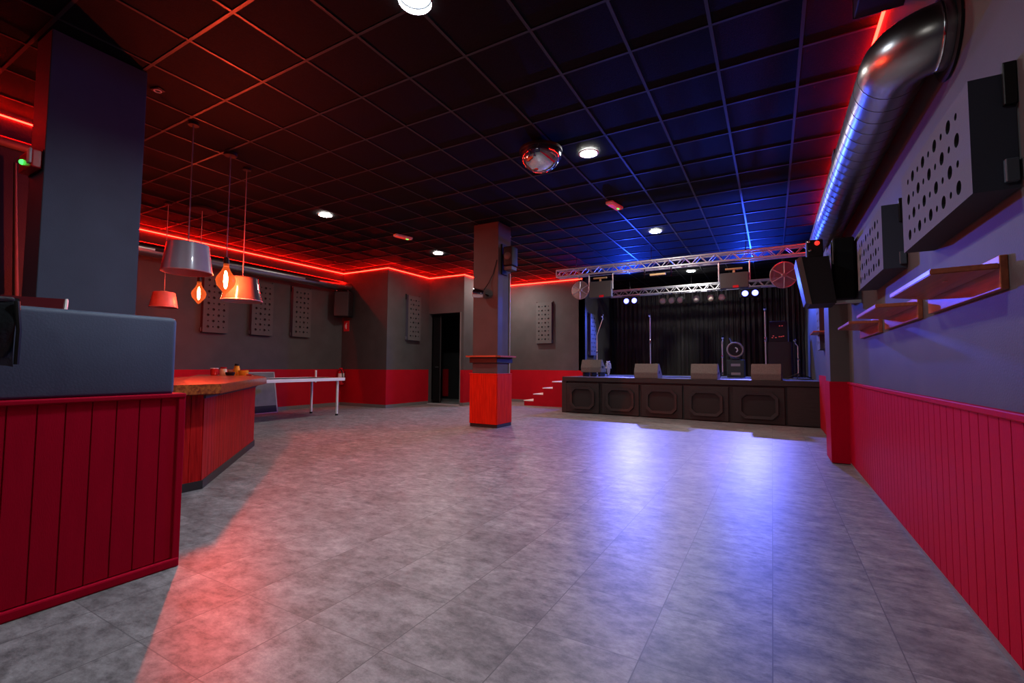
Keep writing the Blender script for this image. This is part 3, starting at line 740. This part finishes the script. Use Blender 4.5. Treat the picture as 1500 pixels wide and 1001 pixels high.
# ------------------------------------------------------------------ wall shelves
def shelf(label, y, z, scale=1.0):
    t = thing('wall_shelf', label, 'shelf', (XR, y, z), 0, 'wooden shelves on the boarded wall')
    w = .89
    MB().rbox((-.024, 0, -.075), (0, w, .05), .003).build('back_board', M['shelfwood'], t)
    b = MB().prism([(-.024, .0), (-.21, .03), (-.21, w - .16), (-.024, w)], 0, .022)
    bmesh.ops.bevel(b.bm, geom=b.bm.edges[:], offset=.003, segments=2, affect='EDGES')
    b.build('shelf_board', M['shelfwood'], t)
    g = MB()
    for yy in (.12, .6): g.prism([(-.024, -.001), (-.05, -.001), (-.024, -.05)], yy, yy + .012, axis=1) if False else g.tube([(-.12, yy + .1, -.004), (-.12, yy + .1, .001)], .009, 10)
    g.build('screw_head', M['chrome'], t)
    return t
s0 = shelf('wooden wall shelf under the long perforated panel, first and largest in the row', 2.31, 1.43)
dup(s0, (XR, 3.4, 1.425), (0, 0, 0), 'wooden wall shelf, second along the row')
dup(s0, (XR, 4.5, 1.42), (0, 0, 0), 'wooden wall shelf, third along the row next to the pilaster')
dup(s0, (XR, 8.15, 1.6), (0, 0, 0), 'wooden wall shelf beyond the pilaster beside the blue-lit panel')

# ------------------------------------------------------------------ tilted speaker by the pilaster
t = thing('loudspeaker', 'large black loudspeaker tilted down on the wall under the spiral duct', 'loudspeaker', (.47, 5.3, 1.69), 0)
# profile in XZ, front toward -X tilted down
prof = [(.075, 0), (-.14, -.005), (-.165, .02), (-.235, .44), (-.215, .465), (.025, .455)]
b = MB().prism([(a, c) for a, c in prof], 0, .42, axis=1); b.build('cabinet', M['black'], t)
g = MB().prism([(-.158, .012), (-.172, .014), (-.246, .45), (-.228, .452)], .015, .405, axis=1)
g.build('grille', M['dark_grey'], t)
MB().prism([(-.142, -.006), (-.166, .016), (-.24, .445), (-.215, .468), (-.196, .466), (-.122, -.004)], -.004, .0, axis=1).build('front_trim', mat('grey brown trim', (.12, .09, .08), .5), t)
MB().rbox((.0, .1, .0), (.28, .15, .03), .004).build('mounting_arm', M['alu'], t)
t = thing('loudspeaker', 'black bass cabinet on the wall behind the tilted loudspeaker', 'loudspeaker', (XR, 5.55, 1.75), 0)
MB().rbox((-.2, 0, 0), (-.02, .5, .62), .015, 2).build('cabinet', M['black'], t)
MB().rbox((-.212, .03, .03), (-.198, .47, .59), .004).build('grille', M['blackgloss'], t)
MB().rbox((-.02, .1, .1), (0, .4, .5), .003).build('wall_plate', M['black_metal'], t)
t = thing('spotlight', 'small black twin spotlight with a red lens above the tilted loudspeaker', 'spotlight', (.36, 5.42, 2.24))
MB().rbox((-.04, -.03, -.08), (.1, .1, .1), .012, 2).build('body', M['black'], t)
MB().sphere((.05, -.035, .06), .022).build('lens', M['red_led'], t, smooth=True)
g = MB(); g.sphere((-.02, -.03, .08), .014); g.sphere((-.01, -.03, -.01), .014); g.build('clamp_screw', M['chrome'], t, smooth=True)

# ------------------------------------------------------------------ stage
A = math.atan2(-.19, 5.03)
t = thing('stage', 'low black stage with panelled octagon front', 'stage', (-4.3, 10.03, 0), A)
SZ = .83
def inv(px, py):  # world -> stage local
    v = Vector((px + 4.3, py - 10.03)); c_, s_ = math.cos(-A), math.sin(-A)
    return (v.x * c_ - v.y * s_, v.x * s_ + v.y * c_)
MB().prism([inv(-4.3, 10.03), inv(.735, 9.842), inv(.735, 14.78), inv(-4.58, 14.78), inv(-4.58, 12.22), inv(-4.3, 12.18)], SZ - .05, SZ).build('deck', M['deck'], t)
MB().prism([inv(-4.27, 10.07), inv(.735, 9.88), inv(.735, 14.7), inv(-4.5, 14.7), inv(-4.5, 12.25), inv(-4.27, 12.15)], 0, SZ - .05).build('carcass', M['stagewood'], t)
MB().rbox((-.0, -.02, SZ - .1), (5.03, .03, SZ), .004).build('front_edge', M['stagewood'], t)
MB().rbox((-.02, 0, 0), (.1, .05, SZ - .1), .004).build('corner_post', M['stagewood'], t)
def stage_panel(x0, x1):
    z0, z1 = .02, .69; w = x1 - x0; yb = .035
    f = MB()
    f.rbox((x0 - .045, -.004, z0), (x1 + .045, yb + .01, z1), .004)
    po = f.build('front_panel', M['stagewood'], t)
    cx, cz = (x0 + x1) / 2, (z0 + z1) / 2; hw, hh, ch = w / 2 - .055, .25, .1
    def oct_(hw, hh, ch): return [(cx - hw + ch, cz - hh), (cx + hw - ch, cz - hh), (cx + hw, cz - hh + ch), (cx + hw, cz + hh - ch), (cx + hw - ch, cz + hh), (cx - hw + ch, cz + hh), (cx - hw, cz + hh - ch), (cx - hw, cz - hh + ch)]
    o1, o2 = oct_(hw, hh, ch), oct_(hw - .05, hh - .05, ch - .02)
    m_ = MB()
    rings = [[m_.bm.verts.new((a, yy, c)) for a, c in oc] for oc, yy in ((o1, -.004), (o1, -.05), (o2, -.045), (o2, -.003))]
    for R1, R2 in zip(rings, rings[1:]):
        for k in range(8): m_.bm.faces.new((R1[k], R1[(k + 1) % 8], R2[(k + 1) % 8], R2[k]))
    fd = MB(); fv = [fd.bm.verts.new((a, -.005, c)) for a, c in o2]; fd.bm.faces.new(fv); fd.build('field', mat('shaded field board', (.008, .0075, .007), .6), po)  # field coloured darker to stand in for shade in the recess
    m_.build('octagon_moulding', mat('worn black moulding', (.022, .019, .018), .45), po)
    return po
for a, b_ in ((-4.15, -3.45), (-3.28, -2.55), (-2.4, -1.66), (-1.53, -.8), (-.63, .14)):
    stage_panel(a + 4.3, b_ + 4.3)
MB().rbox((4.53, -.004, .02), (5.03, .045, .72), .004).build('end_panel', M['stagewood'], t)

# steps up to the stage
t = thing('stage_steps', 'red steps with white nosings climbing to the stage beside the rear wall', 'steps', (-5.94, 11.2, 0))
zs = [(0, .135, .28), (.29, .315, .57), (.57, .485, .85), (.85, .66, 1.12)]
poly = [(0, 0)]
for x0, z, x1 in zs: poly += [(x0, z), (x1, z)] if False else [(x0, z - .01), (x0 + .285, z - .01)]
poly += [(1.62, .65), (1.62, 0)]
MB().prism(poly, 0, .97, axis=1).build('carcass', M['red'], t)
for x0, z, x1 in zs:
    MB().rbox((x0 - .012, -.014, z - .012), (x0 + .285, .96, z + .012), .004).build('tread', M['white'], t)

# stage monitors
def wedge(label, x, y, rz, z=SZ, w=.5, feet=False):
    t = thing('stage_monitor', label, 'monitor speaker', (x, y, z), rz, 'wedge monitors on the stage edge')
    pr_ = [(0, 0), (-.015, .12), (.06, .31), (.15, .31), (.4, .06), (.4, 0)]
    t_ = MB().prism(pr_, -w / 2, w / 2, axis=0)
    bmesh.ops.bevel(t_.bm, geom=t_.bm.edges[:], offset=.006, segments=2, affect='EDGES')
    t_.build('cabinet', M['carpet'], t)
    MB().prism([(.165, .304), (.395, .075), (.4, .082), (.17, .311)], -w / 2 + .03, w / 2 - .03, axis=0).build('grille', M['black_metal'], t)
    g = MB()
    for sx in (-w / 2, w / 2): g.rbox((sx - .004, .1, .1), (sx + .004, .2, .16), .003)
    g.build('handle', M['black'], t)
    return t
wm = wedge('wedge monitor standing second along the stage edge, before a microphone stand', -2.36, 9.99, A)
dup(wm, (-1.2, 9.95, SZ), (0, 0, A), 'wedge monitor standing at the middle of the stage edge, plain dark curtain behind')
dup(wm, (-.11, 9.91, SZ), (0, 0, A - .03), 'wedge monitor standing at the stage edge nearest the shelf wall')
t1 = dup(wm, (-3.85, 10.7, SZ + .1), (0, 0, A + .0), 'wedge monitor raised on feet at the steps end of the stage')
g = MB()
for sx in (-.22, -.03, .18): g.rbox((sx, .03, -.1), (sx + .05, .36, .0), .006)
g.build('foot', M['black_metal'], t1)
# cable bundle
g = MB()
for k in range(9):
    ph = k * .7; r = .09 + .012 * (k % 4)
    pts = [(.12 * math.sin(a * .5 + ph) * .3 + (r * .35) * math.cos(a + ph), r * .5 * math.sin(a * .9 + ph), .17 + r * 1.35 * math.sin(a)) for a in [i * 2 * PI / 18 for i in range(19)]]
    g.tube(pts, .012, 6)
cb = g.build('cable_coil', mat('cable tinted by blue light', (.35, .38, .5), .45), smooth=True); cb.location = (-3.42, 10.75, SZ + .03); tag(cb, 'heap of coiled cable standing beside the raised wedge monitor', 'cable')  # blue stage light on the cables is put into their colour

# microphone stands
def mic_stand(label, x, y, hgt, boom=None):
    t = thing('microphone_stand', label, 'microphone stand', (x, y, SZ), random.random() * 2, 'microphone stands on the stage')
    t.rotation_euler = (0, 0, 0)
    MB().tube([(0, 0, .06), (0, 0, hgt)], .012, 10).build('pole', M['alu'], t, smooth=True)
    for k in range(3):
        a = 2 * PI * k / 3 + .4
        MB().tube([(0, 0, .12), (.27 * math.cos(a), .27 * math.sin(a), .012)], .011, 8).build('leg', M['black_metal'], t, smooth=True)
    MB().lathe([(.02, hgt * .55), (.026, hgt * .56), (.026, hgt * .6), (.018, hgt * .62)], 14, capb=True, capt=True).build('clutch', M['chrome'], t, smooth=True)
    tip = (0, 0, hgt)
    if boom:
        tip = boom
        MB().tube([(0, 0, hgt), boom], .009, 8).build('boom', M['alu'], t, smooth=True)
    MB().lathe([(.012, -.1), (.018, -.02), (.03, 0), (.034, .03), (.024, .055), (.002, .062)], 16, T(*tip) @ RX(.9) @ T(0, 0, .05)).build('microphone', M['chrome'], t, smooth=True)
    return t
mic_stand('leaning microphone stand near the blue-lit panel at the stage side', -3.96, 11.5, 1.05, (.16, 0, 1.5))
mic_stand('tall straight microphone stand behind the second wedge monitor', -2.6, 11.5, 1.46)
mic_stand('thin microphone stand before the curtain at the shelf wall side of the stage', -.12, 11.5, 1.48)
mic_stand('short microphone stand with a shiny clip in front of the drum and amplifier', -1.03, 12.0, .86, (.02, -.03, .9))

# amp with drum
t = thing('guitar_amplifier', 'dark green amplifier with pale strips standing behind the wedge monitors', 'amplifier', (-.76, 12.15, SZ))
MB().rbox((-.19, 0, 0), (.19, .28, .42), .012, 2).build('cabinet', M['green_amp'], t)
g = MB().rbox((-.1, -.01, .27), (.1, .002, .33), .004).rbox((-.1, -.01, .06), (.1, .002, .12), .004)
g.build('pale_strip', mat('pale strip', (.22, .24, .24), .5), t)
MB().rbox((-.08, .11, .42), (.08, .17, .45), .006).build('handle', M['black'], t)
t = thing('drum', 'round grey rimmed drum set up on top of the green amplifier', 'drum', (-.78, 12.2, SZ + .645), rot=(math.radians(80), 0, math.radians(12)))
MB().lathe([(.165, -.09), (.165, .09)], 30, capb=True).build('shell', M['blackgloss'], t, smooth=True)
MB().lathe([(.155, .088), (.001, .09)], 30).build('drum_head', M['black'], t)
MB().torus(.168, .02, 34, 8, T(0, 0, .09)).build('hoop', mat('grey hoop', (.22, .2, .19), .5), t, smooth=True)
MB().tube([(.0, .05, .1), (.04, .03, .105), (.05, -.02, .105), (.02, -.06, .1)], .014, 8).build('highlight_curve', M['white_plastic'], t, smooth=True)  # pale curved tube stands in for a highlight on the drum head
MB().tube([(-.03, .15, .02), (-.1, .3, .03)], .014, 8).build('rod', M['chrome'], t, smooth=True)
t = thing('equipment_rack', 'dark equipment rack with small red lights before the curtain', 'equipment rack', (.12, 12.3, SZ))
MB().rbox((-.17, 0, .84), (.2, .35, 1.32), .008).build('case', M['black'], t)
MB().prism([(-.2, -.02), (.26, -.02), (.3, .4), (-.16, .4)], 0, .84).build('draped_stand', mat('dark drape', (.03, .027, .025), .9, bump=.4, bscale=30, stretch=(8, 8, 1)), t)
g = MB()
for px, pz in ((-.12, .93), (-.1, .97), (.02, .95), (.06, .95), (.1, .96), (.03, 1.2), (.08, 1.2), (-.05, .93)): g.rbox((px, -.008, pz), (px + .03, .002, pz + .018), .002)
g.build('indicator_light', mat('dim red pilot', (.6, .1, .1), .4, emit=(1, .12, .1), strength=.22), t)
mic_stand('short stand with a pale drooping microphone near the blue-lit wall', .5, 12.0, .72, (-.06, -.03, .8))
g = MB()
for k in range(7):
    x0 = -3.2 + k * .55
    pts = [(x0 + .2 * i * .5, 10.75 + .12 * math.sin(i * 1.4 + k * 2) + .1 * (k % 3), SZ + .009) for i in range(7)]
    g.tube(pts, .008, 6)
tag(g.build('stage_cable', M['black'], smooth=True), 'thin black cables lying loose across the stage floor', 'cable')

# curtains
def curtain(name, label, x0, x1, y, z0, z1, amp=.045, folds=26, rz=0):
    g = MB(); n = folds * 10; A_, B_ = [], []
    for i in range(n + 1):
        u = i / n
        ph = u * folds * 2 * PI
        w = amp * math.sin(ph + .8 * math.sin(u * 9)) * (0.7 + .3 * math.sin(u * 17)) + amp * .35 * math.sin(2.3 * ph)
        A_.append(g.bm.verts.new((x0 + (x1 - x0) * u, y + w, z0))); B_.append(g.bm.verts.new((x0 + (x1 - x0) * u, y + w * .7, z1)))
    for i in range(n): g.bm.faces.new((A_[i], A_[i + 1], B_[i + 1], B_[i]))
    bmesh.ops.solidify(g.bm, geom=g.bm.faces[:], thickness=.006)
    return tag(g.build(name, M['curtain'], smooth=True), label, 'curtain')
curtain('stage_curtain', 'wide black pleated curtain hanging across the back of the stage', -4.4, .35, 14.45, SZ + .01, 3.5, folds=34)
curtain('side_curtain', 'narrow black side curtain at the shelf wall end of the stage', .3, .7, 13.2, SZ + .01, 3.3, folds=4, amp=.03)

# ------------------------------------------------------------------ trusses
def truss(label, x0, x1, y, z0, z1, hang):
    t = thing('lighting_truss', label, 'truss', (x0, y, z0))
    w = x1 - x0; hz = z1 - z0; r = .02
    for yy in (-hz / 2, hz / 2):
        for zz in (r, hz - r):
            MB().tube([(0, yy, zz), (w, yy, zz)], r, 12).build('chord', M['alu'], t, smooth=True)
    g = MB(); n = round(w / .3); st = w / n
    for i in range(n):
        a, b_ = i * st, (i + 1) * st
        for yy in (-hz / 2, hz / 2):
            m_ = (a + b_) / 2
            g.tube([(a, yy, r), (m_, yy, hz - r)], .009, 6); g.tube([(m_, yy, hz - r), (b_, yy, r)], .009, 6)
        for zz in (r, hz - r):
            g.tube([(a, -hz / 2, zz), ((a + b_) / 2, hz / 2, zz)], .008, 6); g.tube([((a + b_) / 2, hz / 2, zz), (b_, -hz / 2, zz)], .008, 6)
    for xx in (0, w):
        for yy in (-hz / 2, hz / 2): g.tube([(xx, yy, r), (xx, yy, hz - r)], .012, 8)
        for zz in (r, hz - r): g.tube([(xx, -hz / 2, zz), (xx, hz / 2, zz)], .012, 8)
    g.build('bracing', M['alu'], t, smooth=True)
    g = MB()
    for hx in hang:
        g.tube([(hx - x0, 0, hz - r), (hx - x0, 0, CEIL - z0)], .006, 6)
        g.rbox((hx - x0 - .015, -hz / 2 - .02, hz - .01), (hx - x0 + .015, hz / 2 + .02, hz + .01), .003)
    g.build('hanger', M['black_metal'], t)
    return t
FY, FZ0, FZ1 = 9.9, 3.135, 3.335
truss('aluminium lighting truss over the front edge of the stage', -4.36, .7, FY, FZ0, FZ1, (-3.9, -2.2, -.4))
RYY, RZ0, RZ1 = 13.4, 3.14, 3.345
truss('aluminium lighting truss at the back of the stage carrying the lamps', -4.2, .45, RYY, RZ0, RZ1, (-3.6, -1.9, .0))

def flood(label, x, w, hgt, ztop):
    t = thing('floodlight', label, 'stage light', (x, FY - .1, FZ0), 0, 'flat floodlights under the front truss')
    zt = ztop - FZ0
    MB().rbox((-w / 2, -.06, zt - hgt), (w / 2, .06, zt), .01, 2).build('housing', M['dark_grey'], t)
    for sx in (-w / 2 - .02, w / 2 + .02):
        MB().tube([(sx, 0, zt - hgt * .5), (sx, 0, -.012)], .014, 8).build('yoke_arm', M['alu'], t, smooth=True)
    MB().tube([(-w / 2 - .02, 0, -.0135), (w / 2 + .02, 0, -.0135)], .012, 8).build('mounting_bar', M['black_metal'], t, smooth=True)
    MB().tube([(-w * .3, -.05, zt + .07), (w * .3, -.05, zt + .07)], .02, 10).rbox((-.02, -.05, zt), (.02, -.03, zt + .06), .003).build('tube_lamp', M['amberpaint'], t, smooth=True)
    MB().rbox((-.02, -.068, zt - hgt), (.08, -.058, zt - hgt + .05), .003).build('red_tag', M['extred'], t)
    return t
flood('dark flat floodlight hanging at the steps end of the front truss', -3.28, .5, .36, 2.96)
flood('dark flat floodlight hanging toward the shelf wall end of the front truss', -.61, .5, .3, 2.9)

t = thing('tube_lamp', 'short tan tube lamp clamped under the middle of the front truss', 'stage light', (-2.05, FY - .1, FZ0))
MB().tube([(-.16, 0, -.13), (.16, 0, -.13)], .024, 12).build('tube', M['amberpaint'], t, smooth=True)
for sx in (-.27, .27):
    MB().tube([(sx, 0, -.19), (sx, 0, -.001)], .014, 8).build('mounting_clamp', M['chrome'], t, smooth=True)
MB().tube([(-.29, 0, -.1), (.29, 0, -.1)], .012, 8).build('cross_bar', M['black_metal'], t, smooth=True)

def disc_fixture(label, x, z, R_, tilt):
    t = thing('round_fixture', label, 'round fixture', (x, FY + .0, FZ0), 0, 'round spoked fixtures on the front truss')
    zz = z - FZ0
    mt = T(0, -.06, zz) @ RX(PI / 2 + tilt[0]) @ RY(tilt[1])
    MB().torus(R_, .014, 34, 8, mt).torus(R_ * .72, .006, 30, 6, mt).build('rim', M['wire'], t, smooth=True)
    MB().lathe([(R_ * .99, .01), (.001, .02)], 34, mt).build('disc', M['clear'], t, smooth=True)
    for k in range(6):
        a = k * PI / 3 + .5
        g = MB(); p1 = mt @ Vector((.03 * math.cos(a), .03 * math.sin(a), .028)); p2 = mt @ Vector((R_ * math.cos(a), R_ * math.sin(a), .012))
        g.tube([p1, p2], .009, 6); g.build('spoke', M['alu'], t, smooth=True)
    MB().lathe([(.04, -.03), (.04, .035), (.001, .04)], 18, mt, capb=True).build('hub', M['wire'], t, smooth=True)
    q = mt @ Vector((0, 0, -.03))
    MB().tube([q, (0, .0, zz + .1), (0, .09, -.012)], .014, 8).build('hanger_arm', M['black_metal'], t, smooth=True)
    return t
disc_fixture('round spoked disc fixture hanging at the steps end of the front truss', -3.78, 2.81, .2, (0, 0))
disc_fixture('larger tilted round spoked disc fixture hanging beside the tilted loudspeaker', .22, 2.79, .235, (.25, .35))

# lamps on the rear truss
def par(label, x, z=2.93, m='lens'):
    t = thing('par_lamp', label, 'stage light', (x, RYY - .0725, RZ0), 0, 'round par lamps under the rear truss')
    zz = z - RZ0
    mt = T(0, -.06, zz) @ RX(PI / 2 + .25)
    MB().lathe([(.03, -.22), (.07, -.18), (.088, -.02), (.094, .08)], 24, mt, capb=True).build('can', M['black_metal'], t, smooth=True)
    MB().lathe([(.088, .03), (.05, .05), (.001, .055)], 24, mt).build('lens', M[m], t, smooth=True)
    MB().tube([(-.105, -.04, zz), (-.105, -.03, -.01), (.105, -.03, -.01), (.105, -.04, zz)], .009, 8).build('mounting_yoke', M['black_metal'], t)
    MB().rbox((-.02, -.05, -.035), (.02, -.01, -.0015), .004).build('clamp', M['chrome'], t)
    return t
names = ['par lamp under the rear truss, nearest the left blue twin lamp', 'par lamp under the rear truss, second from the left blue twin lamp', 'dark turned par lamp under the rear truss, third from the left blue twin lamp',
         'small dark par lamp at the middle of the rear truss', 'greyish par lamp under the rear truss, second from the right blue twin lamp', 'cream lensed par lamp under the rear truss, next to the right blue twin lamp']
import itertools
base = par(names[0], -2.64)
for nm, x, z in zip(names[1:], (-2.40, -2.16, -1.76, -1.38, -1.13), (2.94, 2.92, 2.92, 2.94, 2.95)):
    dup(base, (x, RYY - .0725, RZ0), (0, 0, random.uniform(-.25, .25)), nm)
def twin(label, x):
    t = thing('twin_lamp', label, 'stage light', (x, RYY - .12, RZ0), 0, 'blue twin lamps under the rear truss')
    zz = 2.985 - RZ0
    MB().rbox((-.24, -.02, zz - .1), (.24, .12, zz + .1), .012, 2).build('housing', M['black'], t)
    for sx in (-.115, .115):
        mt = T(sx, -.035, zz) @ RX(PI / 2)
        MB().lathe([(.085, -.02), (.085, .02), (.075, .02)], 22, mt, capb=True).build('bezel', M['black_metal'], t, smooth=True)
        MB().lathe([(.074, .012), (.001, .016)], 22, mt).build('lens', M['blue_lens'], t, smooth=True)
    MB().tube([(-.25, .0175, zz), (-.25, .0175, -.008), (.25, .0175, -.008), (.25, .0175, zz)], .01, 8).build('mounting_yoke', M['black_metal'], t)
    return t
twin('lit blue twin lamp under the rear truss nearer the steps', -3.55)
twin('lit blue twin lamp under the rear truss nearer the shelf wall', -.46)

# ------------------------------------------------------------------ lights of the stage lamps
def spot(name, loc, target, col, watts, size, blend, radius=.06):
    l = bpy.data.lights.new(name, 'SPOT'); l.energy = watts; l.color = col; l.spot_size = math.radians(size); l.spot_blend = blend; l.shadow_soft_size = radius
    o_ = bpy.data.objects.new(name, l); C.objects.link(o_); o_.location = loc
    o_.rotation_euler = (Vector(target) - Vector(loc)).to_track_quat('-Z', 'Y').to_euler()
    return o_
for nm, lx, tx in (('steps_side', -3.55, -2.6), ('shelf_side', -.46, -1.15)):
    spot('floor_beam_' + nm, (lx, RYY - .22, 2.985), (tx, 8.4, 0), (.25, .24, 1.0), 1000, 40, .7, .05)
    spot('ceiling_wash_' + nm, (lx, RYY - .22, 2.985), (lx * .6 - .6, 7.5, 4.3), (.012, .06, 1.0), 620, 64, .7, .06)
    spot('spill_' + nm, (lx, RYY - .22, 2.985), (lx, 11.3, 1.0), (.06, .12, 1.0), 620, 120, .5, .06)

# ------------------------------------------------------------------ world and view
w = bpy.data.worlds.new('world'); S.world = w; w.use_nodes = True
w.node_tree.nodes['Background'].inputs[0].default_value = (0.01, 0.01, 0.012, 1)
w.node_tree.nodes['Background'].inputs[1].default_value = 0.0
S.view_settings.view_transform = 'Standard'; S.view_settings.look = 'None'
S.view_settings.exposure = 0.0; S.view_settings.gamma = 1.0
S.view_settings.use_curve_mapping = False
S.cycles.max_bounces = 8; S.cycles.diffuse_bounces = 4; S.cycles.transparent_max_bounces = 12
S.cycles.sample_clamp_indirect = 6.0
S.cycles.caustics_reflective = False; S.cycles.caustics_refractive = False
